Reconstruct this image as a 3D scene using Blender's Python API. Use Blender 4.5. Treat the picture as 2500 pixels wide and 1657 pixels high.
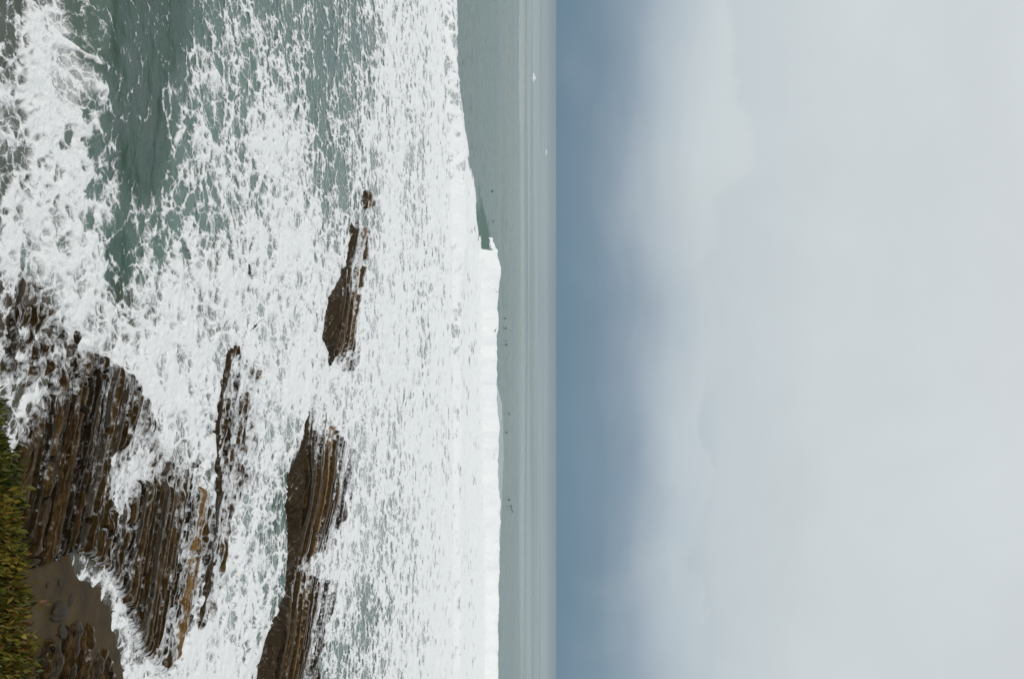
import bpy, math, random
import numpy as np

# ------------------------------------------------------------------ camera, sky, sun, exposure
sc = bpy.context.scene
for o in list(bpy.data.objects):
    bpy.data.objects.remove(o)
COL = sc.collection

F = 2500 * 35 / 36.0           # focal length in photograph pixels
HCAM = 12.0                    # eye height above the water
PITCH = math.atan(108 / F)     # looking slightly down
SP, CP = math.sin(PITCH), math.cos(PITCH)

cam = bpy.data.cameras.new('camera')
cam.lens = 35; cam.sensor_width = 36; cam.sensor_fit = 'HORIZONTAL'
cam.clip_start = 0.1; cam.clip_end = 200000
cam_o = bpy.data.objects.new('camera', cam); COL.objects.link(cam_o)
from mathutils import Matrix, Vector
# the photograph is turned on its side: the picture's right is up, its top is the left
R_ = Vector((0, SP, CP)); U_ = Vector((-1, 0, 0)); B_ = Vector((0, -CP, SP))
M = Matrix.Identity(4)
for i in range(3):
    M[i][0] = R_[i]; M[i][1] = U_[i]; M[i][2] = B_[i]
M[2][3] = HCAM
cam_o.matrix_world = M
sc.camera = cam_o

sc.view_settings.view_transform = 'Standard'
sc.view_settings.look = 'None'
sc.view_settings.exposure = 0.1
sc.view_settings.gamma = 1.0
sc.view_settings.use_curve_mapping = False

SUN_EL, SUN_AZ = math.radians(40), math.radians(215)   # behind the viewer, a little to the left

w = bpy.data.worlds.new('World'); sc.world = w; w.use_nodes = True
nt = w.node_tree; nt.nodes.clear()
def N(nt, t, **kw):
    n = nt.nodes.new(t)
    for k, v in kw.items():
        setattr(n, k, v)
    return n
def L(nt, a, b): nt.links.new(a, b)
def ramp(nt, fac, stops, interp='LINEAR'):
    r = N(nt, 'ShaderNodeValToRGB'); r.color_ramp.interpolation = interp
    e = r.color_ramp.elements
    while len(e) > 1: e.remove(e[-1])
    e[0].position = stops[0][0]; e[0].color = (*stops[0][1], 1)
    for p, c in stops[1:]:
        q = e.new(p); q.color = (*c, 1)
    if fac is not None: L(nt, fac, r.inputs[0])
    return r
def math_n(nt, op, a, b=None, c=None, clamp=False):
    m = N(nt, 'ShaderNodeMath', operation=op); m.use_clamp = clamp
    for i, v in enumerate((a, b, c)):
        if v is None: continue
        if isinstance(v, (int, float)): m.inputs[i].default_value = v
        else: L(nt, v, m.inputs[i])
    return m.outputs[0]
def mix_c(nt, f, a, b, mode='MIX'):
    m = N(nt, 'ShaderNodeMix', data_type='RGBA', blend_type=mode)
    for s, v in ((m.inputs[0], f), (m.inputs[6], a), (m.inputs[7], b)):
        if isinstance(v, (int, float)): s.default_value = v
        elif isinstance(v, tuple): s.default_value = (*v, 1)
        else: L(nt, v, s)
    return m.outputs[2]
def noise_n(nt, vec, scale, detail=4, rough=0.55, dist=0.0):
    n = N(nt, 'ShaderNodeTexNoise'); n.inputs['Scale'].default_value = scale
    n.inputs['Detail'].default_value = detail; n.inputs['Roughness'].default_value = rough
    n.inputs['Distortion'].default_value = dist
    if vec is not None: L(nt, vec, n.inputs['Vector'])
    return n

tc = N(nt, 'ShaderNodeTexCoord')
sep = N(nt, 'ShaderNodeSeparateXYZ'); L(nt, tc.outputs['Generated'], sep.inputs[0])
mp = N(nt, 'ShaderNodeMapping'); mp.inputs['Scale'].default_value = (2.2, 2.2, 5.0)
mp.inputs['Location'].default_value = (1.3, 0.4, 0.0)
L(nt, tc.outputs['Generated'], mp.inputs[0])
n1 = noise_n(nt, mp.outputs[0], 1.6, 5, 0.5, 0.3)
mp2 = N(nt, 'ShaderNodeMapping'); mp2.inputs['Scale'].default_value = (5.0, 5.0, 13.0)
mp2.inputs['Location'].default_value = (3.1, 1.7, 0.0)
L(nt, tc.outputs['Generated'], mp2.inputs[0])
n2 = noise_n(nt, mp2.outputs[0], 1.3, 4, 0.5, 0.2)
zc = sep.outputs[2]
wob = math_n(nt, 'MULTIPLY_ADD', n1.outputs[0], 0.085, -0.0425)
z2 = math_n(nt, 'ADD', zc, wob)
z3 = math_n(nt, 'MULTIPLY_ADD', n2.outputs[0], 0.035, math_n(nt, 'ADD', z2, -0.0175))
# a cloud deck that thins to a blue-grey bank over the far sea
deck = ramp(nt, z3, [(0.0, (0.145, 0.235, 0.315)), (0.034, (0.172, 0.255, 0.335)), (0.071, (0.255, 0.325, 0.40)),
                     (0.113, (0.42, 0.485, 0.535)), (0.158, (0.52, 0.575, 0.60)), (0.26, (0.60, 0.645, 0.665)), (0.42, (0.635, 0.675, 0.695)), (0.9, (0.74, 0.78, 0.81))])
# a row of billows: pale heads with a crisp upper edge against the deck behind
mp3 = N(nt, 'ShaderNodeMapping'); mp3.inputs['Scale'].default_value = (4.0, 4.0, 5.0); mp3.inputs['Location'].default_value = (1.1, 0.2, 0.7)
L(nt, tc.outputs['Generated'], mp3.inputs[0])
n3 = noise_n(nt, mp3.outputs[0], 1.0, 5, 0.5, 0.6)
n4 = noise_n(nt, mp3.outputs[0], 0.8, 2, 0.5)
e_ = math_n(nt, 'MULTIPLY_ADD', n3.outputs[0], -0.34, math_n(nt, 'ADD', zc, 0.17))
def ss(a, b, x):
    m = N(nt, 'ShaderNodeMapRange', interpolation_type='SMOOTHSTEP'); m.inputs[1].default_value = a; m.inputs[2].default_value = b
    L(nt, x, m.inputs[0]); return m.outputs[0]
bil = math_n(nt, 'MULTIPLY', ss(0.02, 0.135, e_), ss(0.152, 0.141, e_))
bil = math_n(nt, 'MULTIPLY', bil, ss(0.40, 0.60, n4.outputs[0]))
deckc = mix_c(nt, math_n(nt, 'MULTIPLY', bil, 0.26), deck.outputs[0], (0.66, 0.70, 0.70))
# slow changes of brightness through the deck
n5 = noise_n(nt, mp3.outputs[0], 0.9, 4, 0.55, 0.5)
deckc = mix_c(nt, 1.0, deckc, ramp(nt, n5.outputs[0], [(0.3, (0.95, 0.95, 0.948)), (0.7, (1.04, 1.04, 1.042))]).outputs[0], 'MULTIPLY')
sky = N(nt, 'ShaderNodeTexSky', sky_type='NISHITA'); sky.sun_disc = False
sky.sun_elevation = SUN_EL; sky.sun_rotation = SUN_AZ
bgs = N(nt, 'ShaderNodeBackground'); L(nt, sky.outputs[0], bgs.inputs[0]); bgs.inputs[1].default_value = 0.05
bgc = N(nt, 'ShaderNodeBackground'); L(nt, deckc, bgc.inputs[0]); bgc.inputs[1].default_value = 1.0
mx = N(nt, 'ShaderNodeMixShader'); mx.inputs[0].default_value = 0.93
L(nt, bgs.outputs[0], mx.inputs[1]); L(nt, bgc.outputs[0], mx.inputs[2])
wo = N(nt, 'ShaderNodeOutputWorld'); L(nt, mx.outputs[0], wo.inputs[0])

sun = bpy.data.lights.new('sun', 'SUN'); sun.energy = 1.4; sun.angle = math.radians(16); sun.color = (1.0, 0.96, 0.9)
sun_o = bpy.data.objects.new('sun', sun); COL.objects.link(sun_o)
sd = Vector((math.sin(SUN_AZ) * math.cos(SUN_EL), math.cos(SUN_AZ) * math.cos(SUN_EL), math.sin(SUN_EL)))
sun_o.rotation_euler = sd.to_track_quat('Z', 'Y').to_euler(); sun_o.location = (0, -20, 60)

# ------------------------------------------------------------------ helpers
def ground(px, py, z=0.0):
    """the point at height z seen at photograph pixel (px, py)"""
    px = np.asarray(px, float); py = np.asarray(py, float)
    a = (px - 1250) / F
    t = (z - HCAM) / (-SP + CP * a)
    return t * (py - 828.5) / F, t * (CP + SP * a), np.zeros_like(t) + z
def project(X, Y, Z):
    dz = Z - HCAM
    fw = Y * CP - dz * SP
    return 1250 + F * (Y * SP + dz * CP) / fw, 828.5 + F * X / fw

def hsh(ix, iy, seed):
    h = (ix.astype(np.int64) * 374761393 + iy.astype(np.int64) * 668265263 + seed * 974634777) & 0xFFFFFFFF
    h = ((h ^ (h >> 13)) * 1274126177) & 0xFFFFFFFF
    h = ((h ^ (h >> 16)) * 2246822519) & 0xFFFFFFFF
    return ((h ^ (h >> 15)) & 0xFFFFFF) / float(0x1000000)
def vnoise(x, y, seed=0):
    ix = np.floor(x); iy = np.floor(y); fx = x - ix; fy = y - iy
    fx = fx * fx * fx * (fx * (fx * 6 - 15) + 10); fy = fy * fy * fy * (fy * (fy * 6 - 15) + 10)
    a = hsh(ix, iy, seed); b = hsh(ix + 1, iy, seed); c = hsh(ix, iy + 1, seed); d = hsh(ix + 1, iy + 1, seed)
    return (a + (b - a) * fx) * (1 - fy) + (c + (d - c) * fx) * fy
def fbm(x, y, seed=0, o=4, g=0.5):
    s = 0; a = 1; t = 0
    for i in range(o):
        s = s + a * (vnoise(x * 2 ** i + 17.3 * i, y * 2 ** i - 9.1 * i, seed + i * 31) - 0.5); t += a; a *= g
    return s / t * 2
def worley(x, y, seed=0):
    ix = np.floor(x); iy = np.floor(y)
    f1 = np.full(x.shape, 9.0); f2 = f1.copy(); idr = np.zeros(x.shape)
    for dx in (-1, 0, 1):
        for dy in (-1, 0, 1):
            cx = ix + dx; cy = iy + dy
            qx = cx + 0.08 + 0.84 * hsh(cx, cy, seed); qy = cy + 0.08 + 0.84 * hsh(cx, cy, seed + 7)
            d = np.sqrt((x - qx) ** 2 + (y - qy) ** 2)
            n = d < f1
            f2 = np.where(n, f1, np.minimum(f2, d)); idr = np.where(n, hsh(cx, cy, seed + 13), idr); f1 = np.where(n, d, f1)
    return f1, f2, idr
def sstep(a, b, x):
    t = np.clip((x - a) / (b - a), 0, 1); return t * t * (3 - 2 * t)

class Field:
    """a coarse chart of the shore, in photograph pixels of the water plane"""
    def __init__(s, x0, x1, y0, y1, step, val=0.0):
        s.x0, s.y0, s.st = x0, y0, step
        s.X, s.Y = np.meshgrid(np.arange(x0, x1 + 1, step), np.arange(y0, y1 + 1, step), indexing='ij')
        s.a = np.full(s.X.shape, float(val))
    def inside(s, poly):
        r = np.zeros(s.X.shape, bool); n = len(poly)
        for i in range(n):
            xa, ya = poly[i]; xb, yb = poly[(i + 1) % n]
            if ya == yb: continue
            c = ((ya > s.Y) != (yb > s.Y)) & (s.X < (xb - xa) * (s.Y - ya) / (yb - ya) + xa)
            r ^= c
        return r
    def paint(s, v, poly): s.a[s.inside(poly)] = v
    def blur(s, n=2):
        for _ in range(n):
            p = np.pad(s.a, 1, mode='edge')
            s.a = (p[:-2, 1:-1] + 2 * p[1:-1, 1:-1] + p[2:, 1:-1]) / 4
            p = np.pad(s.a, 1, mode='edge')
            s.a = (p[1:-1, :-2] + 2 * p[1:-1, 1:-1] + p[1:-1, 2:]) / 4
        return s
    def __call__(s, x, y):
        u = np.clip((np.asarray(x, float) - s.x0) / s.st, 0, s.a.shape[0] - 1.001)
        v = np.clip((np.asarray(y, float) - s.y0) / s.st, 0, s.a.shape[1] - 1.001)
        i = u.astype(int); j = v.astype(int); u = u - i; v = v - j
        A = s.a
        return (A[i, j] * (1 - u) + A[i + 1, j] * u) * (1 - v) + (A[i, j + 1] * (1 - u) + A[i + 1, j + 1] * u) * v

def tag(o, label=None, cat=None, group=None, kind=None):
    for k, v in (('label', label), ('category', cat), ('group', group), ('kind', kind)):
        if v: o[k] = v
    return o
def empty(name, loc):
    o = bpy.data.objects.new(name, None); COL.objects.link(o); o.location = loc; o.empty_display_size = 0.3
    return o
def mesh_obj(name, V, faces, mat, parent=None, smooth=True, attrs=None, vattrs=None):
    me = bpy.data.meshes.new(name)
    V = np.asarray(V, np.float32)
    if parent is not None:
        V = V - np.array(parent.location, np.float32)
    if isinstance(faces, np.ndarray):
        n, k = faces.shape
        me.vertices.add(len(V)); me.vertices.foreach_set('co', V.ravel())
        me.loops.add(n * k); me.loops.foreach_set('vertex_index', faces.astype(np.int32).ravel())
        me.polygons.add(n); me.polygons.foreach_set('loop_start', np.arange(0, n * k, k, dtype=np.int32))
        me.polygons.foreach_set('loop_total', np.full(n, k, np.int32))
        me.update(calc_edges=True)
    else:
        me.from_pydata([tuple(map(float, v)) for v in V], [], faces)
    for nm, a in (attrs or {}).items():
        at = me.attributes.new(nm, 'FLOAT', 'POINT'); at.data.foreach_set('value', np.asarray(a, np.float32).ravel())
    for nm, a in (vattrs or {}).items():
        at = me.attributes.new(nm, 'FLOAT_VECTOR', 'POINT'); at.data.foreach_set('vector', np.asarray(a, np.float32).ravel())
    me.polygons.foreach_set('use_smooth', np.full(len(me.polygons), smooth))
    me.materials.append(mat); me.update()
    o = bpy.data.objects.new(name, me); COL.objects.link(o)
    if parent is not None: o.parent = parent
    return o
def grid_faces(n, m):
    i, j = np.meshgrid(np.arange(n - 1), np.arange(m - 1), indexing='ij')
    a = (i * m + j).ravel()
    return np.stack([a, a + 1, a + m + 1, a + m], 1)   # turned so that faces look up

# ------------------------------------------------------------------ materials
def mat_new(name):
    m = bpy.data.materials.new(name); m.use_nodes = True
    nt = m.node_tree
    return m, nt, nt.nodes['Principled BSDF'], nt.nodes['Material Output']
def attr(nt, name):
    return N(nt, 'ShaderNodeAttribute', attribute_name=name)

def mat_sea():
    m, nt, b, out = mat_new('sea_water')
    tc = N(nt, 'ShaderNodeTexCoord')
    sh = attr(nt, 'shallow').outputs['Fac']; ae_shade = attr(nt, 'aerated_shade').outputs['Fac']  # bubbles inshore; farther out, painted swell shade and horizon haze
    deep = ramp(nt, math_n(nt, 'MULTIPLY', ae_shade, 0.5), [(0.0, (0.014, 0.050, 0.029)), (0.28, (0.105, 0.168, 0.142)), (0.38, (0.15, 0.205, 0.185)), (0.46, (0.34, 0.40, 0.38)), (0.50, (0.42, 0.47, 0.455)), (0.75, (0.125, 0.178, 0.166)), (1.0, (0.125, 0.178, 0.166))]).outputs[0]
    c = mix_c(nt, sh, deep, (0.045, 0.033, 0.017))
    L(nt, c, b.inputs['Base Color'])
    b.inputs['Roughness'].default_value = 0.16; b.inputs['IOR'].default_value = 1.33; b.inputs['Specular IOR Level'].default_value = 0.42
    mp = N(nt, 'ShaderNodeMapping'); mp.inputs['Scale'].default_value = (1, 1.0, 1); L(nt, tc.outputs['Object'], mp.inputs[0])
    a1 = noise_n(nt, mp.outputs[0], 2.4, 5, 0.6)
    a2 = noise_n(nt, mp.outputs[0], 0.22, 3, 0.55)
    h = math_n(nt, 'MULTIPLY_ADD', a2.outputs[0], 2.2, math_n(nt, 'MULTIPLY', a1.outputs[0], 0.16))
    bp = N(nt, 'ShaderNodeBump'); bp.inputs['Strength'].default_value = 0.8; bp.inputs['Distance'].default_value = 0.6
    L(nt, h, bp.inputs['Height']); L(nt, bp.outputs[0], b.inputs['Normal'])
    return m
def mat_foam():
    m, nt, b, out = mat_new('foam')
    tc = N(nt, 'ShaderNodeTexCoord')
    f = attr(nt, 'foam').outputs['Fac']
    mpf = N(nt, 'ShaderNodeMapping'); mpf.inputs['Scale'].default_value = (1, 0.8, 1); L(nt, tc.outputs['Object'], mpf.inputs[0])
    n = noise_n(nt, mpf.outputs[0], 8.0, 5, 0.7)
    nb = noise_n(nt, mpf.outputs[0], 1.9, 6, 0.68, 0.4)
    v = math_n(nt, 'MULTIPLY_ADD', n.outputs[0], 0.62, math_n(nt, 'ADD', f, -0.31))
    v = math_n(nt, 'MULTIPLY_ADD', nb.outputs[0], 0.72, math_n(nt, 'ADD', v, -0.36))
    nc = noise_n(nt, mpf.outputs[0], 30.0, 3, 0.6)
    v = math_n(nt, 'MULTIPLY_ADD', nc.outputs[0], 0.45, math_n(nt, 'ADD', v, -0.225))
    wn = noise_n(nt, mpf.outputs[0], 1.3, 4, 0.6)
    wv = N(nt, 'ShaderNodeVectorMath', operation='MULTIPLY_ADD'); L(nt, wn.outputs['Color'], wv.inputs[0]); wv.inputs[1].default_value = (0.9, 0.9, 0.0); L(nt, mpf.outputs[0], wv.inputs[2])
    fil = None
    for sc_, wd, am in ((1.25, 0.12, 0.36), (3.6, 0.13, 0.26)):
        vo = N(nt, 'ShaderNodeTexVoronoi', feature='DISTANCE_TO_EDGE', voronoi_dimensions='2D'); vo.inputs['Scale'].default_value = sc_
        L(nt, wv.outputs[0], vo.inputs['Vector'])
        fm = N(nt, 'ShaderNodeMapRange', interpolation_type='SMOOTHSTEP'); fm.inputs[1].default_value = wd; fm.inputs[2].default_value = 0.0
        fm.inputs[3].default_value = 0.0; fm.inputs[4].default_value = am
        L(nt, vo.outputs['Distance'], fm.inputs[0])
        v = math_n(nt, 'ADD', v, fm.outputs[0])
    v = math_n(nt, 'ADD', v, -0.115)
    mr = N(nt, 'ShaderNodeMapRange', interpolation_type='SMOOTHSTEP'); mr.inputs[1].default_value = -0.22; mr.inputs[2].default_value = 0.46
    L(nt, v, mr.inputs[0])
    b.inputs['Base Color'].default_value = (0.83, 0.84, 0.835, 1); b.inputs['Roughness'].default_value = 0.75
    b.inputs['Specular IOR Level'].default_value = 0.2
    n2 = noise_n(nt, tc.outputs['Object'], 3.0, 6, 0.65)
    bp = N(nt, 'ShaderNodeBump'); bp.inputs['Strength'].default_value = 0.7; bp.inputs['Distance'].default_value = 0.3
    L(nt, n2.outputs[0], bp.inputs['Height']); L(nt, bp.outputs[0], b.inputs['Normal'])
    tr = N(nt, 'ShaderNodeBsdfTransparent'); mx = N(nt, 'ShaderNodeMixShader')
    L(nt, mr.outputs[0], mx.inputs[0]); L(nt, tr.outputs[0], mx.inputs[1]); L(nt, b.outputs[0], mx.inputs[2])
    L(nt, mx.outputs[0], out.inputs[0])
    return m
def mat_rock(name, dark, mid, light, rough, spec=0.13):
    m, nt, b, out = mat_new(name)
    bed = attr(nt, 'bed')
    mp = N(nt, 'ShaderNodeMapping'); mp.inputs['Scale'].default_value = (14, 1.1, 5); L(nt, bed.outputs['Vector'], mp.inputs[0])
    n = noise_n(nt, mp.outputs[0], 1.0, 6, 0.65)
    tc = N(nt, 'ShaderNodeTexCoord')
    n2 = noise_n(nt, tc.outputs['Object'], 5.0, 7, 0.72)
    fc = attr(nt, 'face').outputs['Fac']
    nmix = N(nt, 'ShaderNodeMix', data_type='FLOAT'); L(nt, fc, nmix.inputs[0]); L(nt, n.outputs[0], nmix.inputs[2]); L(nt, n2.outputs[0], nmix.inputs[3])
    s = math_n(nt, 'MULTIPLY_ADD', n2.outputs[0], 0.45, math_n(nt, 'MULTIPLY', nmix.outputs[0], 0.55))
    r = ramp(nt, s, [(0.37, dark), (0.5, mid), (0.62, light), (0.72, tuple(min(1, 1.9 * q) for q in light))])
    fcol = ramp(nt, s, [(0.35, (0.013, 0.008, 0.0025)), (0.65, (0.042, 0.026, 0.009))])
    c = mix_c(nt, fc, r.outputs[0], fcol.outputs[0])
    # froth left on the beds by the last wave
    fr = attr(nt, 'froth').outputs['Fac']
    mpf = N(nt, 'ShaderNodeMapping'); mpf.inputs['Scale'].default_value = (30, 2.2, 1); L(nt, bed.outputs['Vector'], mpf.inputs[0])
    nf = noise_n(nt, mpf.outputs[0], 1.0, 6, 0.72)
    nf2 = noise_n(nt, tc.outputs['Object'], 5.0, 5, 0.7)
    v = math_n(nt, 'MULTIPLY_ADD', nf.outputs[0], 1.5, math_n(nt, 'ADD', fr, -0.75))
    v = math_n(nt, 'MULTIPLY_ADD', nf2.outputs[0], 1.0, math_n(nt, 'ADD', v, -0.5))
    mr = N(nt, 'ShaderNodeMapRange', interpolation_type='SMOOTHSTEP'); mr.inputs[1].default_value = -0.06; mr.inputs[2].default_value = 0.26
    L(nt, v, mr.inputs[0])
    c = mix_c(nt, mr.outputs[0], c, (0.74, 0.76, 0.77))
    L(nt, c, b.inputs['Base Color'])
    rr = ramp(nt, n2.outputs[0], [(0.35, (rough, rough, rough)), (0.7, (rough + 0.3,) * 3)])
    L(nt, rr.outputs[0], b.inputs['Roughness']); b.inputs['Specular IOR Level'].default_value = spec
    bp = N(nt, 'ShaderNodeBump'); bp.inputs['Strength'].default_value = 0.9; bp.inputs['Distance'].default_value = 0.08
    L(nt, s, bp.inputs['Height']); L(nt, bp.outputs[0], b.inputs['Normal'])
    return m
def mat_sand():
    m, nt, b, out = mat_new('wet_sand')
    tc = N(nt, 'ShaderNodeTexCoord')
    n = noise_n(nt, tc.outputs['Object'], 0.9, 6, 0.6)
    r = ramp(nt, n.outputs[0], [(0.33, (0.018, 0.012, 0.005)), (0.48, (0.046, 0.031, 0.013)), (0.64, (0.066, 0.048, 0.025))])
    L(nt, r.outputs[0], b.inputs['Base Color'])
    rr = ramp(nt, n.outputs[0], [(0.4, (0.42,) * 3), (0.65, (0.7,) * 3)]); b.inputs['Specular IOR Level'].default_value = 0.07; L(nt, rr.outputs[0], b.inputs['Roughness'])
    n2 = noise_n(nt, tc.outputs['Object'], 9, 4, 0.6)
    bp = N(nt, 'ShaderNodeBump'); bp.inputs['Strength'].default_value = 0.4; bp.inputs['Distance'].default_value = 0.03
    L(nt, n2.outputs[0], bp.inputs['Height']); L(nt, bp.outputs[0], b.inputs['Normal'])
    return m
def mat_leaf():
    m, nt, b, out = mat_new('leaf')
    a = N(nt, 'ShaderNodeAttribute', attribute_name='tint')
    L(nt, a.outputs['Vector'], b.inputs['Base Color']); b.inputs['Roughness'].default_value = 0.55
    b.inputs['Specular IOR Level'].default_value = 0.3
    return m
def mat_plain(name, c, rough=0.6, c2=None, scale=5.0):
    m, nt, b, out = mat_new(name)
    tc = N(nt, 'ShaderNodeTexCoord'); n = noise_n(nt, tc.outputs['Object'], scale, 5, 0.6)
    r = ramp(nt, n.outputs[0], [(0.35, c), (0.65, c2 or tuple(v * 1.5 for v in c))]); L(nt, r.outputs[0], b.inputs['Base Color'])
    b.inputs['Roughness'].default_value = rough
    return m
SEA = mat_sea(); FOAM = mat_foam()
ROCKS = [mat_rock('dark_shale', (0.006, 0.0035, 0.001), (0.017, 0.0105, 0.0035), (0.045, 0.029, 0.012), 0.38),
         mat_rock('brown_shale', (0.012, 0.007, 0.002), (0.046, 0.027, 0.008), (0.12, 0.074, 0.030), 0.34),
         mat_rock('grey_siltstone', (0.016, 0.012, 0.007), (0.052, 0.040, 0.026), (0.11, 0.088, 0.062), 0.36, 0.34),
         mat_rock('ochre_sandstone', (0.04, 0.021, 0.006), (0.15, 0.082, 0.026), (0.27, 0.17, 0.07), 0.5)]
SAND = mat_sand(); LEAF = mat_leaf()
TWIG = mat_plain('twig_bark', (0.05, 0.03, 0.015)); SOIL = mat_plain('cliff_soil', (0.03, 0.024, 0.012), 0.9, (0.06, 0.05, 0.02), 2.0)
WETSTONE = mat_plain('wet_stone', (0.012, 0.008, 0.004), 0.85, (0.03, 0.02, 0.009), 9.0)
FEATHER = mat_plain('dark_feather', (0.018, 0.016, 0.015), 0.6, (0.04, 0.036, 0.034), 9.0)

# ------------------------------------------------------------------ chart of the shore
# share of the surface that is white, every 60 by 100 steps of a 2366-wide picture
K = 2500 / 2366.0
DN = [
 [.55,.55,.88,.55,.50,.06,.06,.25,.42,.55,.50,.55,.46,.40,.55,.78,.80,.80,.8,.8],
 [.50,.60,.93,.70,.48,.06,.06,.25,.47,.62,.58,.58,.48,.44,.58,.78,.80,.82,.8,.8],
 [.75,.85,.96,.88,.34,.05,.08,.36,.58,.64,.64,.64,.52,.50,.65,.80,.85,.85,.8,.8],
 [.85,.88,.88,.78,.40,.05,.10,.52,.66,.66,.64,.67,.58,.54,.72,.85,.85,.86,.85,.8],
 [.65,.86,.86,.82,.48,.10,.24,.60,.66,.68,.65,.66,.60,.55,.70,.86,.86,.90,.95,.8],
 [.80,.86,.86,.84,.52,.24,.46,.60,.63,.70,.78,.76,.72,.70,.70,.88,.86,.90,.97,.3],
 [.75,.86,.92,.92,.50,.32,.64,.68,.72,.78,.86,.88,.90,.80,.85,.92,.86,.86,.95,1.],
 [.28,.36,.72,.95,.64,.46,.80,.84,.84,.86,.92,.92,.92,.88,.98,.95,.85,.90,.90,1.],
 [.32,.42,.48,.72,.96,.88,.94,.94,.94,.90,.94,.96,.98,.95,.98,.95,.76,.82,.86,1.],
 [.55,.66,.58,.45,.60,.80,.98,.98,.98,.80,.94,.94,.98,.98,1.0,.95,.76,.86,.92,1.],
 [.50,.58,.38,.30,.50,.70,.75,.96,.97,.70,.88,.92,.75,.75,.95,.90,.80,.95,.95,.85],
 [.2,.2,.2,.3,.6,.85,.7,.7,.80,.75,.85,.70,.70,.75,.92,.82,.90,.96,.96,.85],
 [.1,.1,.15,.2,.4,.75,.5,.7,.80,.92,.78,.60,.70,.80,.90,.76,.90,.96,.95,.82],
 [.0,.0,.05,.5,.4,.5,.4,.7,.80,.96,.74,.66,.70,.90,.90,.80,.86,.95,.95,.90],
 [.0,.0,.0,.1,.7,.5,.4,.7,.85,.96,.74,.66,.7,.82,.62,.62,.90,.95,.95,.90],
 [.0,.0,.0,.0,.3,.8,.8,.85,.96,.88,.75,.7,.7,.65,.66,.72,.90,.95,.95,.92],
 [.0,.0,.0,.0,.0,.7,.9,.90,.96,.86,.72,.7,.7,.7,.70,.75,.90,.95,.95,.92]]
DN = np.array(DN)
dens = Field(-60, 1300, -60, 1720, 10)
u = np.clip(dens.X / K / 60, 0, 18.999); v = np.clip(dens.Y / K / 100, 0, 15.999)
i_ = u.astype(int); j_ = v.astype(int); u -= i_; v -= j_
dens.a = (DN[j_, i_] * (1 - u) + DN[j_, i_ + 1] * u) * (1 - v) + (DN[j_ + 1, i_] * (1 - u) + DN[j_ + 1, i_ + 1] * u) * v
def P(s, *pts): return [(x, y) for x, y in pts]
dens.paint(.03, [(268, -80), (455, -80), (450, 120), (415, 200), (410, 380), (385, 470), (340, 500), (290, 440), (270, 300), (278, 250), (255, 150)])
dens.paint(1.12, [(60, 40), (155, 0), (184, 120), (184, 155), (205, 160), (245, 185), (262, 240), (215, 235), (182, 240), (180, 300), (110, 330), (60, 260)])
dens.paint(.12, [(240, 600), (300, 560), (320, 700), (310, 755), (278, 760), (245, 700)])
dens.paint(.62, [(158, -60), (262, -60), (264, 100), (240, 165), (205, 150), (186, 110)])
dens.paint(.10, [(278, 160), (320, 20), (345, 20), (330, 200)])
dens.paint(.97, [(395, 1000), (440, 960), (520, 1000), (524, 1090), (500, 1105), (470, 1090), (430, 1060)])
# swash tongue along the edge of the sand
dens.paint(.80, [(180, 1352), (196, 1362), (258, 1378), (300, 1440), (308, 1500), (340, 1580), (380, 1660), (380, 1720), (330, 1720), (322, 1660), (305, 1580), (284, 1500), (248, 1440), (208, 1400)])
dens.blur(2)
FRONT = np.array([(-400, 1105), (0, 1113), (170, 1117), (317, 1133), (475, 1157), (590, 1168), (604, 1170), (606, 1212), (740, 1206), (900, 1204), (985, 1226), (1110, 1230), (1270, 1224), (1480, 1216), (1657, 1218), (2100, 1222)])
def front(py): return np.interp(py, FRONT[:, 0], FRONT[:, 1])

# mean rock height above the water (m)
rock = Field(-60, 620, 360, 2000, 6, -1.0)
rock.paint(.05, [(0, 640), (50, 640), (110, 705), (150, 775), (195, 805), (200, 870), (150, 905), (100, 930), (60, 960), (20, 930), (-60, 870), (-60, 670)])
rock.paint(.06, [(-60, 400), (14, 405), (20, 470), (8, 525), (-60, 530)])
rock.paint(.15, [(40, 1040), (60, 1010), (110, 930), (180, 860), (215, 845), (280, 885), (330, 915), (370, 975), (380, 1045), (430, 1130), (470, 1090), (480, 1180), (530, 1190), (520, 1350), (480, 1480), (440, 1600), (400, 1660), (330, 1600), (290, 1480), (245, 1385), (190, 1350), (60, 1400), (40, 1200)])
rock.paint(.24, [(20, 1090), (90, 1050), (120, 990), (160, 930), (190, 885), (220, 850), (268, 890), (310, 920), (330, 960), (318, 1030), (290, 1080), (250, 1110), (240, 1200), (240, 1300), (215, 1365), (165, 1345), (60, 1385), (20, 1250)])
rock.paint(.30, [(300, 1165), (330, 1172), (400, 1190), (440, 1215), (425, 1330), (395, 1480), (365, 1580), (345, 1610), (315, 1540), (290, 1430), (280, 1370), (288, 1260)])
rock.paint(.17, [(225, 1270), (300, 1270), (310, 1400), (250, 1395), (210, 1360)])
rock.paint(.0, [(262, 1110), (310, 1075), (350, 1060), (372, 1110), (360, 1180), (318, 1170), (300, 1230), (275, 1285), (256, 1240)])
rock.paint(-.7, [(395, 1000), (440, 950), (505, 985), (515, 1080), (495, 1095), (455, 1075), (425, 1050)])
# low ribs crossing the sand
rock.paint(.11, [(40, 2000), (60, 1657), (100, 1560), (140, 1525), (190, 1498), (230, 1520), (262, 1570), (285, 1657), (310, 2000)])
rock.blur(3)
sand = Field(-200, 620, 1200, 2100, 6, -0.45)
sand.paint(.05, [(-200, 1340), (30, 1372), (120, 1378), (170, 1352), (205, 1400), (242, 1440), (278, 1500), (298, 1580), (315, 1660), (330, 2100), (-200, 2100)])
sand.blur(3)

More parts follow.
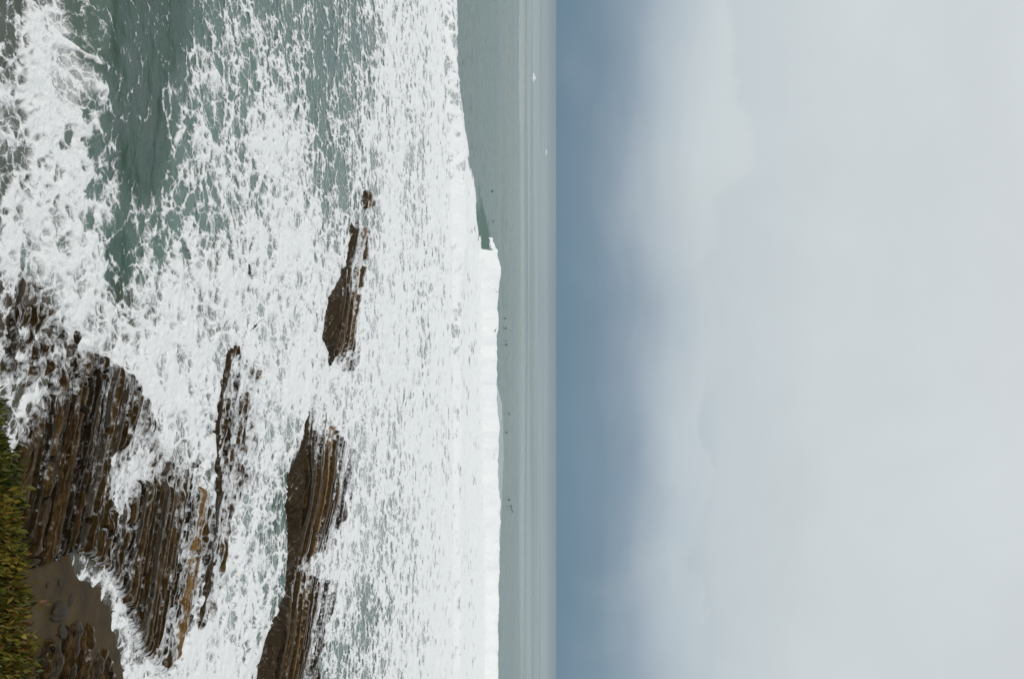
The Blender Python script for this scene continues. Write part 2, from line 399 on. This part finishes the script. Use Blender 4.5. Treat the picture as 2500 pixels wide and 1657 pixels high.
# ridges: along the picture's height -> near foot, crest and seaward edge of the rock
RIDGES = {
 'B': [(980, 752, 762, 772), (1030, 738, 752, 800), (1100, 727, 748, 858), (1126, 711, 745, 862), (1160, 696, 750, 856), (1230, 690, 746, 850), (1290, 700, 738, 825), (1344, 698, 731, 795), (1362, 697, 725, 745), (1400, 696, 718, 752), (1412, 696, 716, 822), (1450, 692, 710, 815), (1506, 664, 702, 795), (1542, 644, 697, 785), (1603, 625, 684, 778), (1657, 617, 676, 770), (1950, 560, 630, 740)],
 'A': [(838, 562, 568, 574), (862, 548, 562, 592), (913, 538, 555, 632), (973, 524, 544, 634), (1050, 512, 536, 626), (1100, 516, 534, 618), (1160, 522, 542, 604), (1210, 524, 542, 588), (1305, 508, 526, 545), (1400, 496, 514, 535), (1461, 488, 502, 525), (1500, 483, 496, 512), (1540, 478, 484, 495)],
 'C': [(533, 856, 860, 866), (560, 850, 868, 895), (596, 846, 865, 893), (646, 838, 850, 885), (677, 821, 842, 880), (730, 793, 838, 873), (768, 786, 834, 872), (828, 781, 826, 874), (860, 793, 818, 872), (891, 800, 812, 868), (908, 815, 820, 858)],
 'D': [(459, 882, 892, 898), (475, 882, 899, 908), (500, 884, 899, 908), (515, 886, 893, 900)],
 'E': [(638, 600, 605, 609), (655, 599, 611, 617), (670, 603, 613, 618), (684, 610, 613, 616)],
}
def ridge_h(name, g, py):
    t = np.array(RIDGES[name], float)
    inr = (py >= t[0, 0]) & (py <= t[-1, 0])
    nb, cr, bk = (np.interp(py, t[:, 0], t[:, k]) for k in (1, 2, 3))
    d = HCAM * F / (1358 - nb)
    h = np.clip((cr - nb) * 0.74 * d / F, 0.12, 1.6)
    gc = nb + 0.20 * (cr - nb)
    up = np.clip((g - nb) / np.maximum(gc - nb, 1), 0, 1)
    bz = 0.13
    dn = np.clip((g - gc) / np.maximum(bk - gc, 3), 0, 1)
    z = np.where(g < gc, -0.35 + (h + 0.35) * up, h + (bz - h) * np.minimum(dn * 1.1, 1) ** 0.7)
    z = np.where(g < nb - 2, -1.0, np.where(g > bk, bz - (g - bk) * 0.16, z))
    e = 30 if t[-1, 0] - t[0, 0] > 120 else 12
    z = np.where(z > 0, z * (.15 + .85 * sstep(0, e, np.minimum(py - t[0, 0], t[-1, 0] - py))), z)
    return np.where(inr, np.maximum(z, -1), -1.0)

# water surface height
def wave_h(g, py, X, Y):
    z = np.zeros_like(g)
    far = sstep(900, 1150, g)
    # near breaker: lip by the lower left, smooth back behind it
    amp = 0.55 * sstep(560, 120, py)
    lip = 205 - 0.0 * py
    z += amp * np.where(g < lip, sstep(lip - 75, lip, g), 1 - sstep(lip, lip + 260, g))
    # outer rollers
    pa = np.interp(py, [-400, 0, 150, 300, 600, 900, 1657], [1070, 1078, 1082, 1090, 1098, 1100, 1102])
    ha = np.interp(py, [-400, 0, 150, 400, 600, 700, 1657], [.6, .7, 1.0, 1.5, 1.5, .8, .7])
    da = HCAM * F / (1358 - pa); dy = Y - da + 1.2 * fbm(X / 6, Y / 40, 5, 3)
    z += ha * np.where(dy < 3, sstep(0, 3, dy), 1 - sstep(3, 22, dy))
    pb = np.interp(py, [-400, 480, 600, 860, 1400, 1657, 2100], [1165, 1165, 1168, 1171, 1181, 1180, 1180])
    hb = np.interp(py, [-400, 440, 520, 580, 603, 612, 740, 900, 980, 1060, 1657, 2100], [0, .0, 1.0, 1.9, 2.2, 2.9, 2.55, 2.4, 2.5, 2.5, 2.1, 2.1])
    db = HCAM * F / (1358 - pb); dy = Y - db + 0.5 * fbm(X / 4, Y / 60, 9, 3)
    steep = 2.5
    z += hb * (1 + 0.05 * fbm(X / 1.3, Y / 30, 44, 4, .6) + .16 * fbm(X / 5, Y / 60, 47, 3) + .18 * fbm(X / 17, Y / 60, 45, 3)) * np.where(dy < steep, sstep(0, steep, dy), 1 - sstep(steep, 26, dy))
    z += .30 * sstep(1.0, 2.0, hb) * sstep(-6, 0, dy) * sstep(6, 2, dy) * fbm(X / 1.1, Y / 1.1, 46, 4, .65)
    # swell running in, and chop
    z += 1.7 * sstep(1190, 1240, g) * fbm(X / 160, Y / 26, 21, 3) * sstep(5000, 900, Y) + 0.15 * far * fbm(X / 60, Y / 11, 22, 3) * sstep(2000, 500, Y)
    z += (0.05 + 0.10 * far) * fbm(X / 1.7, Y / 1.3, 33, 3) * sstep(700, 200, Y)
    onrock = sstep(-.5, 0, np.where(g < 615, rock(g, py), -1))
    behind = np.where(hb > 1.95, dy - steep, -1.0)
    return z * (1 - 0.9 * onrock), onrock, behind

# sea: one sheet that reaches the horizon
gx = np.concatenate([np.arange(-320, 1060, 4.0), np.arange(1060, 1236, 1.0), np.arange(1236, 1340, 2.0), np.arange(1340, 1356, 1.0), [1356.5, 1357, 1357.4, 1357.7, 1357.9]])
gy = np.concatenate([[-9000, -5000, -3000, -1800, -1100], np.arange(-700, 2361, 8.0), [2800, 3500, 4800, 7000, 11000]])
G, PY = np.meshgrid(gx, gy, indexing='ij')
X, Y, _ = ground(G, PY, 0.0)
Zc, onr_c, beh_c = wave_h(G, PY, X, Y)
shal = np.maximum(sstep(-.6, -.05, np.where(G < 615, rock(G, PY), -1)), sstep(-.3, 0, np.where(G < 615, sand(G, PY), -1)))
shal = np.maximum(shal, sstep(560, 470, G) * sstep(640, 800, PY) * .85)
shal = np.where((PY < 600), sstep(280, 60, G) * .6, shal)
DX, DY = project(X, Y, Zc)
aer_shade = np.where(DX < front(DY), dens(DX, DY) * (.90 + .18 * sstep(700, 950, DX)) * (1 - .12 * (DX < 420)), 1.5)
open_w = np.clip(0.48 + 0.34 * sstep(1190, 1290, DX) + .22 * fbm(X / 300, Y / 34, 23, 4) * sstep(1200, 1235, DX) * sstep(1345, 1290, DX), .10, .86) * (1 - .75 * sstep(1334, 1357, G))  # open water: shade of swell faces and haze at the horizon painted as colour
aer_shade = np.where(DX < front(DY), np.clip(aer_shade, 0, 1.0), open_w)
sea = mesh_obj('sea', np.stack([X, Y, Zc], -1).reshape(-1, 3), grid_faces(len(gx), len(gy)), SEA, attrs={'shallow': shal, 'aerated_shade': aer_shade})
tag(sea, 'grey green sea running out to the horizon with swell lines', 'sea', kind='structure')

# foam: a sheet of froth lying on the water
fx = np.concatenate([np.arange(-200, 1060, 2.0), np.arange(1060, 1236, 1.0)]); fy = np.arange(-420, 2081, 3.2)
G, PY = np.meshgrid(fx, fy, indexing='ij')
X, Y, _ = ground(G, PY, 0.0)
ui = np.interp(fx, gx, np.arange(len(gx))); vi = np.interp(fy, gy, np.arange(len(gy)))
a0 = np.minimum(ui.astype(int), len(gx) - 2); b0 = np.minimum(vi.astype(int), len(gy) - 2)
ua = (ui - a0)[:, None]; vb = (vi - b0)[None]
def pick(A): return (A[a0][:, b0] * (1 - ua) + A[a0 + 1][:, b0] * ua) * (1 - vb) + (A[a0][:, b0 + 1] * (1 - ua) + A[a0 + 1][:, b0 + 1] * ua) * vb
Zf = pick(Zc)
wx = X + 0.55 * fbm(X / 1.6, Y / 1.9, 71, 4); wy = Y + 0.8 * fbm(X / 1.9, Y / 2.3, 72, 4)
def ranked(A):
    q = np.sort(A[::5, ::5].ravel())
    return np.searchsorted(q, A.ravel()).reshape(A.shape) / len(q)
rowm = Y * Y / (HCAM * F) * 2.0
hole = np.zeros(X.shape)
for k, (sx, sy, wt) in enumerate([(2.3, 3.0, .93), (1.2, 1.6, 1.0), (.62, .85, 1.0), (.32, .45, .97)]):
    f1, f2, idr = worley(wx / sx + 3.7 * k, wy / sy, 101 + 17 * k)
    r_ = ranked((f2 - f1) * (0.30 + 0.9 * idr)) * wt
    hole = np.maximum(hole, r_ * (1 - 0.5 * sstep(.35, .9, rowm / sy)))
Gf = hole + 0.22 * fbm(wx / 1.3, wy / 1.0, 55, 5, .6) + 0.18 * fbm(X / 0.6, Y / 0.4, 56, 4, .6) + 0.24 * fbm(X / 7, Y / 9, 57, 3)
DX, DY = project(X, Y, Zf)
samp = np.sort(Gf[::5, ::5].ravel()); rank = np.searchsorted(samp, Gf.ravel()).reshape(Gf.shape) / len(samp)
jx = 22 * fbm(X / 1.5, Y / 2.2, 61, 4) * np.clip(30 / Y, 0.1, 1); jy = 40 * fbm(X / 1.7, Y / 2, 62, 4) * np.clip(30 / Y, 0.25, 1)
D = dens(DX + jx, DY + jy) + .045 * sstep(820, 950, DX)
fr = front(DY + 14 * fbm(X / 2.0, Y / 9, 63, 3)) + 5 * fbm(X / 3.0, Y / 9, 64, 3)
bh = pick(beh_c)
Dw = D * (1 - sstep(-5, 4, DX - fr)) - .35 * sstep(0, 4, DX - fr)
D = np.where(bh > -.9, np.where(bh > 1.5, -.3, np.where(DX > 1160, np.where(DX > 1196 - 30 * sstep(1250, 900, DY) + 60 * sstep(1060, 960, DY), .82 + .2 * fbm(X / 5, Y / 5, 66, 3), np.maximum(D, 1.06)), D)), Dw)
foam = D * 1.12 - rank - 0.03
foam = np.where(D <= 0.0, -0.5, foam)
lump = 0.5 + fbm(X / 1.1, Y / 1.1, 65, 5, .6)
thick = 0.010 + sstep(.12, .55, foam) * (0.05 + 0.14 * np.clip(lump, 0, 2) * np.clip(D - .35, 0, 1)) * (1 - .8 * pick(onr_c)) + 0.0006 * np.maximum(Y - 30, 0)
keep = (foam > -0.55)
fc = grid_faces(len(fx), len(fy))
kf = keep.ravel()[fc].any(1)
fc = fc[kf]
used, inv = np.unique(fc, return_inverse=True); fc = inv.reshape(fc.shape)
V = np.stack([X, Y, Zf + thick], -1).reshape(-1, 3)[used]
fo = mesh_obj('sea_foam', V, fc, FOAM, attrs={'foam': foam.ravel()[used]})
tag(fo, 'white lacy surf foam spread over the churning inshore water', 'foam', kind='stuff')

# ------------------------------------------------------------------ wet sand
sx_ = np.arange(-160, 420, 4.0); sy_ = np.arange(1240, 2080, 6.0)
G, PY = np.meshgrid(sx_, sy_, indexing='ij')
X, Y, _ = ground(G, PY, 0.0)
Z = sand(G + 26 * fbm(X / 1.3, Y / 1.3, 82, 4), PY + 60 * fbm(X / 1.6, Y / 1.6, 83, 4)) + 0.05 * fbm(X / 1.2, Y / 1.5, 81, 4)
o = mesh_obj('wet_sand', np.stack([X, Y, Z], -1).reshape(-1, 3), grid_faces(len(sx_), len(sy_)), SAND)
tag(o, 'smooth grey brown wet sand patch below the shrubs', 'sand', kind='structure')

# ------------------------------------------------------------------ rock: tilted beds, each bed a strip of its own
rnd = random.Random(11)
SLOPE = 0.18
def bed_line(c, py):
    return c - SLOPE * (py - 1250) + 3 * np.sin((py - 800) / 190.0 + c / 140.0)
bounds = [-60.0]
while bounds[-1] < 1080:
    c = bounds[-1]
    th = np.interp(c, [0, 300, 600, 900], [6.6, 5.4, 4.4, 4.0]) * rnd.uniform(.5, 1.6)
    bounds.append(c + th)
off = [(1 if i % 2 else -1) * abs(rnd.gauss(.75, .5)) for i in range(len(bounds))]
mats = [rnd.choices([0, 1, 2, 3], [3, 6, 1.6, .08])[0] if i % 2 else 0 for i in range(len(bounds))]
OCHRE_C = 476
for i, c in enumerate(bounds):
    if abs(c - OCHRE_C) < 6: mats[i] = 3; off[i] = 1.7
    if 455 < c < 466: off[i] = .9

def platform_h(g, py): return np.where(g < 612, rock(g, py), -1.0)
def reef(name, hf, label, py0, py1, step, amp, c0, c1, seed, facey=1.0, part_name='rock_layer'):
    strips = []
    for k in range(len(bounds) - 1):
        ca, cb = bounds[k], bounds[k + 1]
        if cb < c0 or ca > c1: continue
        py = np.arange(py0, py1 + 1, step, dtype=float)
        cm = bed_line((ca + cb) / 2, py)
        h = hf(cm, py)
        ok = h > -0.55
        if not ok.any(): continue
        idx = np.where(ok)[0]
        for run in np.split(idx, np.where(np.diff(idx) > 1)[0] + 1):
            if len(run) < 3: continue
            strips.append((k, py[run]))
    if not strips: return None
    allc = np.concatenate([np.stack(ground(bed_line(bounds[k], q), q), 1) for k, q in strips])
    e = empty(name, (float(allc[:, 0].mean()), float(allc[:, 1].mean()), -0.6))
    tag(e, label, 'rock', 'reef ledges of tilted rock beds')
    for k, q in strips:
        ca, cb = bounds[k], bounds[k + 1]
        us = (0.0, 0.04, 0.33, 0.66, 0.96, 1.0)
        rows = []; bedv = []; facev = []; frv = []
        n = len(q)
        ends = np.minimum(np.arange(n), np.arange(n)[::-1])
        X0, Y0, _ = ground(bed_line((ca + cb) / 2, q), q)
        blk = hsh(np.floor(q / (26 + 30 * hsh(np.array([k]), np.array([3]), seed)[0]) + .37 * k), np.full(n, float(k)), seed) - .5
        along = fbm(q / 60.0 + 9 * k, np.full(n, k * 3.3), seed + 5, 4)
        lay = amp * (1.05 * off[k] + 0.50 * blk + 0.25 * along)
        hm = hf(bed_line((ca + cb) / 2, q), q)
        face = sstep(.02, .06, hf(bed_line(cb, q) + 1.5, q) - hf(bed_line(ca, q) - 1.5, q)) * (hm > -.3) * facey
        lay = lay * (1 - face)
        edgez = fbm(q / 45.0, np.full(n, k * .8), seed + 77, 3) * .24 * sstep(.35, .0, np.abs(hm)) * (1 - face)
        gap = (hsh(np.floor(q / 17.0 + .61 * k), np.full(n, k + 500.0), seed) < .11) * sstep(.45, .15, hm) * (1 - face)
        lay = lay + edgez - .22 * gap
        wob = 0.35 * fbm(q / 35.0, np.full(n, k * 5.1), seed + 8, 3)
        for m_, u_ in enumerate(us):
            cc = ca + (cb - ca) * u_
            g = bed_line(cc, q) + wob * (0.4 + 0.6 * u_) * (1 - face)
            x, y, _ = ground(g, q)
            hh = hf(g, q)
            z = hh + lay + (amp * 0.4 * (0.5 - u_) + amp * .22 * fbm(x / .13, y / .13, seed + 40, 3, .6)) * (1 - face) + face * .09 * fbm(x / .5, y / .5, seed + 41, 4)
            z = np.where(ends == 0, np.minimum(z, -0.4), z)
            if m_ in (0, 5): z = np.full(n, -0.9) if m_ == 5 else np.minimum(z - .15, -0.9)
            rows.append(np.stack([x, y, np.maximum(z, -.9)], 1))
            bedv.append(np.stack([np.full(n, (cc - 0) * .04 + .3 * u_), y * .7 + x * .7, z], 1))
            facev.append(face)
            dpx, dpy = project(x, y, z)
            frv.append(np.clip(dens(dpx, dpy), 0, .9) * sstep(.55, -.05, z - .04 * seed % .01) * (1 - .8 * face) * 0.74 - .26)
        V = np.concatenate(rows); BV = np.concatenate(bedv)
        mesh_obj(part_name, V, grid_faces(len(us), n), ROCKS[mats[k]], e, smooth=False, vattrs={'bed': BV}, attrs={'face': np.concatenate(facev), 'froth': np.concatenate(frv)})
    return e

reef('rock_platform', platform_h, 'broad brown platform of ribbed rock running from the shrubs out into the surf', 390, 1990, 5, .06, -60, 760, 301, 0.0)
reef('rock_ridge', lambda g, p: ridge_h('A', g, p), 'narrow pair of dark ridges between the ribbed platform and the largest ridge', 834, 1544, 5, .08, 300, 760, 302)
reef('rock_ridge', lambda g, p: ridge_h('B', g, p), 'largest dark brown ridge with a smooth near face at the bottom centre', 976, 1950, 5, .09, 420, 1060, 303)
reef('rock_islet', lambda g, p: ridge_h('C', g, p), 'isolated dark islet with streaked wet beds standing alone amid white surf', 528, 912, 4, .09, 480, 1060, 304)
reef('surf_rock', lambda g, p: ridge_h('D', g, p), 'small ochre block just above the tip of the isolated islet', 455, 520, 4, .08, 480, 1060, 305)
reef('surf_rock', lambda g, p: ridge_h('E', g, p), 'tiny brown rock awash alone in the lacy foam', 634, 688, 4, .06, 300, 1060, 306)

# boulders lying on the sand
def boulder(px, py, r, label, seed):
    import bmesh
    x, y, z = (float(q) for q in ground(px, py, 0.06))
    bm = bmesh.new(); bmesh.ops.create_icosphere(bm, subdivisions=3, radius=1)
    V = np.array([v.co[:] for v in bm.verts]); Fb = [tuple(v.index for v in f.verts) for f in bm.faces]; bm.free()
    k = 1 + .35 * fbm(V[:, 0] * 1.3 + seed, V[:, 1] * 1.3 + V[:, 2], seed, 4)
    V = V * k[:, None] * np.array([r * 1.6, r, r * .4])
    V = np.sign(V) * np.abs(V) ** .9
    me = mesh_obj('boulder', V, Fb, WETSTONE, smooth=False)
    me.location = (x, y, z + r * .12); me.rotation_euler = (0, 0, seed * 1.3)
    tag(me, label, 'boulder', 'boulders on the wet sand')
boulder(142, 1494, .20, 'largest dark boulder on the wet sand', 1)
boulder(171, 1464, .08, 'small brown boulder above the largest one on the sand', 2)
boulder(152, 1543, .12, 'dark boulder just below the largest one on the sand', 3)
boulder(117, 1428, .04, 'pebble sized stone nearest the top of the sand', 4)
boulder(146, 1422, .035, 'pebble sized stone near the foamy top edge of the sand', 5)

# ------------------------------------------------------------------ cliff slope and shrubs
xs = np.linspace(-30, 34, 129); ys = np.linspace(-14, 16, 61)
Xg, Yg = np.meshgrid(xs, ys, indexing='ij')
edge = np.interp(Xg, [-30, -3, 0, 1.2, 4, 8, 34], [5, 5.5, 7.5, 11.0, 12.6, 13.2, 13.5]) + .5 * fbm(Xg / 2, Yg / 2, 91, 3)
top = np.minimum(10.35, 11.0 - .575 * Yg) + .12 * fbm(Xg / .8, Yg / .8, 92, 4)
Zg = top * (1 - sstep(0, 1.6, Yg - edge)) + (-.9) * sstep(0, 1.6, Yg - edge)
o = mesh_obj('cliff_slope', np.stack([Xg, Yg, Zg], -1).reshape(-1, 3), grid_faces(len(xs), len(ys))[:, ::-1], SOIL)
tag(o, 'bare soil of the steep slope under the shrubs', 'slope', kind='structure')

rng = np.random.default_rng(5)
def shrub(cx, cy, cz, rx, ry, rz, n, palette, label):
    e = empty('shrub', (cx, cy, cz - .1)); tag(e, label, 'shrub', 'shrubs along the cliff edge')
    # leaf clumps through the crown
    nc = 46
    cl = rng.normal(0, 1, (nc, 3)); cl /= np.linalg.norm(cl, axis=1)[:, None]
    cl[:, 2] = np.abs(cl[:, 2]); cl *= rng.uniform(.55, 1.0, (nc, 1)) * np.array([rx, ry, rz])
    which = rng.integers(0, nc, n)
    pos = np.array([cx, cy, cz]) + cl[which] + rng.normal(0, .085, (n, 3))
    pos[:, 2] = np.maximum(pos[:, 2], cz - .05)
    up = np.stack([rng.normal(0, .35, n), rng.normal(0, .35, n), rng.uniform(.6, 1.2, n)], 1); up /= np.linalg.norm(up, axis=1)[:, None]
    side = np.cross(up, rng.normal(0, 1, (n, 3))); side /= np.linalg.norm(side, axis=1)[:, None]
    ln = rng.uniform(.06, .14, n)[:, None]; wd = ln * rng.uniform(.13, .22, (n, 1))
    nrm = np.cross(side, up)
    base = pos; mid = pos + up * ln * .5 + nrm * ln * .08; tip = pos + up * ln
    V = np.stack([base, mid + side * wd, tip, mid - side * wd], 1).reshape(-1, 3)
    q = np.arange(n)[:, None] * 4
    Fc = np.concatenate([q + [0, 1, 2], q + [0, 2, 3]], 1).reshape(-1, 3)
    pc = rng.choice(len(palette), nc, p=None)
    col = np.array(palette)[pc][which] * rng.uniform(.45, 1.6, (n, 1))
    mixc = np.array(palette)[rng.integers(0, len(palette), n)]
    col = np.where(rng.random((n, 1)) < .25, mixc, col)
    mesh_obj('foliage', V, Fc, LEAF, e, smooth=False, vattrs={'tint': np.repeat(col, 4, 0)})
    # stems
    Vs = []; Fs = []
    for s in range(7):
        t = cl[rng.integers(0, nc)] * .8
        p0 = np.array([cx, cy, cz - .35]) + rng.normal(0, .05, 3) * [1, 1, 0]; p1 = np.array([cx, cy, cz]) + t
        b0_ = len(Vs)
        for f_ in range(4):
            p = p0 + (p1 - p0) * f_ / 3 + rng.normal(0, .02, 3); r = .016 * (1 - f_ / 3.6)
            for a in range(5):
                Vs.append(p + r * np.array([math.cos(a * 1.2566), math.sin(a * 1.2566), 0]))
        for f_ in range(3):
            for a in range(5):
                A = b0_ + f_ * 5 + a; B = b0_ + f_ * 5 + (a + 1) % 5
                Fs.append((A, B, B + 5, A + 5))
    mesh_obj('stem', np.array(Vs), Fs, TWIG, e)
GREEN = [(.038, .052, .006), (.055, .066, .008), (.025, .038, .006), (.09, .085, .01), (.055, .058, .01)]
OLIVE = [(.08, .078, .008), (.12, .10, .012), (.15, .115, .014), (.05, .055, .006), (.14, .085, .012), (.10, .085, .012)]
RUSTY = [(.11, .06, .012), (.14, .10, .016), (.07, .075, .01), (.10, .04, .012), (.04, .05, .008), (.13, .12, .018), (.08, .08, .012)]
SIL = [(996, -40), (1045, -28), (1095, -10), (1140, 4), (1200, 14), (1265, 16), (1340, 24), (1420, 26), (1500, 36), (1590, 40), (1672, 48)]
desc = ['dark green shrub at the top end of the cliff edge hedge', 'dark green shrub below the topmost one, beside the white foam',
        'deep green shrub where the foam meets the brown rock', 'bright green shrub with a few rusty leaves near the rock',
        'green shrub with reddish leaves along its seaward edge', 'olive green shrub beside the grey wet rock',
        'olive shrub with yellow leaf tips above the sand corner', 'yellowish olive shrub beside the upper part of the sand',
        'yellow green shrub with orange leaves beside the sand', 'olive shrub with orange tips near the bottom left corner',
        'rusty orange and yellow shrub in the bottom left corner']
for i, (py, px) in enumerate(SIL):
    dist = 11.0 + .25 * math.sin(i * 2.1)
    a = (px - 1250) / F
    t = dist / (CP + SP * a)
    zt = HCAM + t * (-SP + CP * a); xt = t * (py - 828.5) / F
    rz = .52
    shrub(xt, dist, zt - rz - .02, .40, .48, rz, 4200, (GREEN, GREEN, GREEN, GREEN, GREEN + RUSTY[:1], OLIVE, OLIVE, OLIVE, OLIVE + RUSTY, RUSTY + OLIVE, RUSTY, RUSTY, OLIVE)[i], desc[i])

# ------------------------------------------------------------------ birds
def lathe(prof, axis_pts, seg=8):
    V = []; Fc = []
    for (r, rz), p in zip(prof, axis_pts):
        for a in range(seg):
            th = 2 * math.pi * a / seg
            V.append((p[0], p[1] + r * math.cos(th), p[2] + rz * math.sin(th)))
    n = len(prof)
    for i in range(n - 1):
        for a in range(seg):
            b = (a + 1) % seg
            Fc.append((i * seg + a, i * seg + b, (i + 1) * seg + b, (i + 1) * seg + a))
    Fc.append(tuple(range(seg))[::-1]); Fc.append(tuple((n - 1) * seg + a for a in range(seg)))
    return V, Fc
body_p = [(.008, .006), (.05, .03), (.10, .075), (.12, .10), (.10, .09), (.055, .06), (.045, .05), (.05, .055), (.045, .045), (.02, .018), (.004, .004)]
body_a = [(-.30, 0, .07), (-.24, 0, .06), (-.14, 0, .05), (0, 0, .045), (.11, 0, .06), (.17, 0, .12), (.19, 0, .18), (.215, 0, .225), (.25, 0, .235), (.29, 0, .225), (.34, 0, .215)]
bv, bf = lathe(body_p, body_a)
SB = [(1202, 467), (1204, 541), (1207, 709), (1234, 777), (1235, 801), (1208, 805), (1235, 832), (1237, 841), (1243, 1009), (1237, 1055), (1244, 1219), (1248, 1235), (1249, 1241), (1251, 1247)]
SBL = ['topmost dark seabird on the grey water', 'dark seabird just above the unbroken shoulder of the white roller',
       'dark seabird close beyond the upper end of the tall white roller', 'larger dark seabird seaward of the tall white roller, upper of its line',
       'faint dark seabird second in the line seaward of the tall roller', 'dark seabird hugging the back of the tall white roller near its middle',
       'tiny dark seabird third in the line seaward of the tall roller', 'tiny dark seabird lowest in the line seaward of the tall roller',
       'lone dark seabird farther out beyond the lower end of the tall roller', 'small dark seabird just below the lone one beyond the roller',
       'uppermost of the four dark seabirds rafting in a row low on the photo', 'second of the four dark seabirds rafting in a row',
       'third of the four dark seabirds rafting in a row', 'last and lowest of the four dark seabirds rafting in a row']
from mathutils.bvhtree import BVHTree
for i, (px, py) in enumerate(SB):
    a_ = (px - 1250) / F
    t_ = np.arange(130, 520, .25)                       # walk down the line of sight to the water
    xr = t_ * (py - 828.5) / F; yr = t_ * (CP + SP * a_); zr = HCAM + t_ * (-SP + CP * a_)
    gr, pr_ = project(xr, yr, 0 * zr)
    wz = wave_h(gr, pr_, xr, yr)[0]
    hit = np.argmax(zr < wz + .06)
    x, y, z = xr[hit], yr[hit], float(wz[hit])
    s = 1.15 * rnd.uniform(.85, 1.15)
    a = rnd.uniform(-.9, .9) + (math.pi if rnd.random() < .5 else 0)
    if i == 0:
        bo = mesh_obj('floating_seabird', np.array(bv), bf, FEATHER); bme = bo.data
    else:
        bo = bpy.data.objects.new('floating_seabird', bme); COL.objects.link(bo)
    bo.location = (float(x), float(y), z - .02); bo.rotation_euler = (0, 0, a); bo.scale = (s, s, s)
    tag(bo, SBL[i], 'seabird', 'seabirds rafting beyond the breakers')

# whitecaps far out
for px, py, ln, ht, lb in ((1303, 190, 5.0, 1.9, 'larger whitecap breaking far out near the top of the horizon'), (1334, 372, 7.0, 1.2, 'thin whitecap on the far sea close under the horizon')):
    x, y, _ = (float(q) for q in ground(px, py, 0.2))
    u_, v_ = np.meshgrid(np.linspace(-1, 1, 25), np.linspace(-1, 1, 9), indexing='ij')
    zz = ht * np.clip(1 - u_ ** 2, 0, 1) * np.clip(1 - v_ ** 2, 0, 1) * (.75 + .6 * fbm(u_ * 4 + px, v_ * 2, 3, 3))
    V = np.stack([x + u_ * ln / 2, y + v_ * 3 + .8 * fbm(u_ * 3, v_ * 3, 8, 3), zz - .25], -1).reshape(-1, 3)
    o = mesh_obj('whitecap', V, grid_faces(25, 9)[:, ::-1], FOAM, attrs={'foam': np.full(len(V), .28)})
    tag(o, lb, 'whitecap', 'whitecaps far out', 'stuff')

# bird on the wing
def flying_bird():
    px, py = 623, 796
    a = (px - 1250) / F; dist = 33.0; t = dist / (CP + SP * a)
    e = empty('flying_bird', (t * (py - 828.5) / F, dist, HCAM + t * (-SP + CP * a)))
    tag(e, 'dark bird gliding low over the foam with raised wings', 'bird')
    pr = [(.006, .006), (.03, .02), (.05, .045), (.055, .05), (.045, .042), (.032, .034), (.03, .032), (.012, .012), (.002, .002)]
    ax = [(-.22, 0, .0), (-.16, 0, 0), (-.07, 0, 0), (0, 0, 0), (.07, 0, .005), (.11, 0, .02), (.145, 0, .028), (.175, 0, .024), (.22, 0, .02)]
    V, Fc = lathe(pr, ax); loc = np.array(e.location)
    ang = -1.15; ca, sa = math.cos(ang), math.sin(ang)
    # the bird flies away, banked: one wing raised to the left, one swept down to the right
    T = np.array(Matrix.Rotation(math.radians(112), 3, 'Z'))
    b = mesh_obj('body', np.array(V) * .8 @ T.T + loc, Fc, FEATHER, e)
    for wd_, ln_, bend in ((Vector((-.80, .1, .52)), .34, -.10), (Vector((.62, .1, -.78)), .31, .04)):
        wd_ = wd_.normalized(); ch_ = Vector((.15, .93, -.33)).normalized(); nn = wd_.cross(ch_).normalized()
        Vw = []
        for f_, c_ in ((.05, .17), (.3, .19), (.55, .16), (.8, .10), (1.0, .02)):
            p = wd_ * (ln_ * f_) + nn * (bend * f_ * f_) - ch_ * (.06 * f_ * f_)
            th = .012 * (1 - .8 * f_)
            for q in (p + ch_ * c_ * .45, p + nn * th, p - ch_ * c_ * .55, p - nn * th): Vw.append(tuple(q))
        Fw = []
        for i in range(4):
            for k in range(4):
                Fw.append((i * 4 + k, i * 4 + (k + 1) % 4, (i + 1) * 4 + (k + 1) % 4, (i + 1) * 4 + k))
        Fw += [(0, 1, 2, 3), (16, 17, 18, 19)]
        mesh_obj('wing', np.array(Vw) + loc, Fw, FEATHER, e)
    tv = [(-.2, .02, .004), (-.2, -.02, .004), (-.30, -.045, .0), (-.30, .045, .0), (-.2, .02, -.004), (-.2, -.02, -.004), (-.30, -.045, -.006), (-.30, .045, -.006)]
    mesh_obj('tail', np.array(tv) * .8 @ T.T + loc, [(0, 1, 2, 3), (7, 6, 5, 4), (0, 4, 5, 1), (1, 5, 6, 2), (2, 6, 7, 3), (3, 7, 4, 0)], FEATHER, e)
flying_bird()
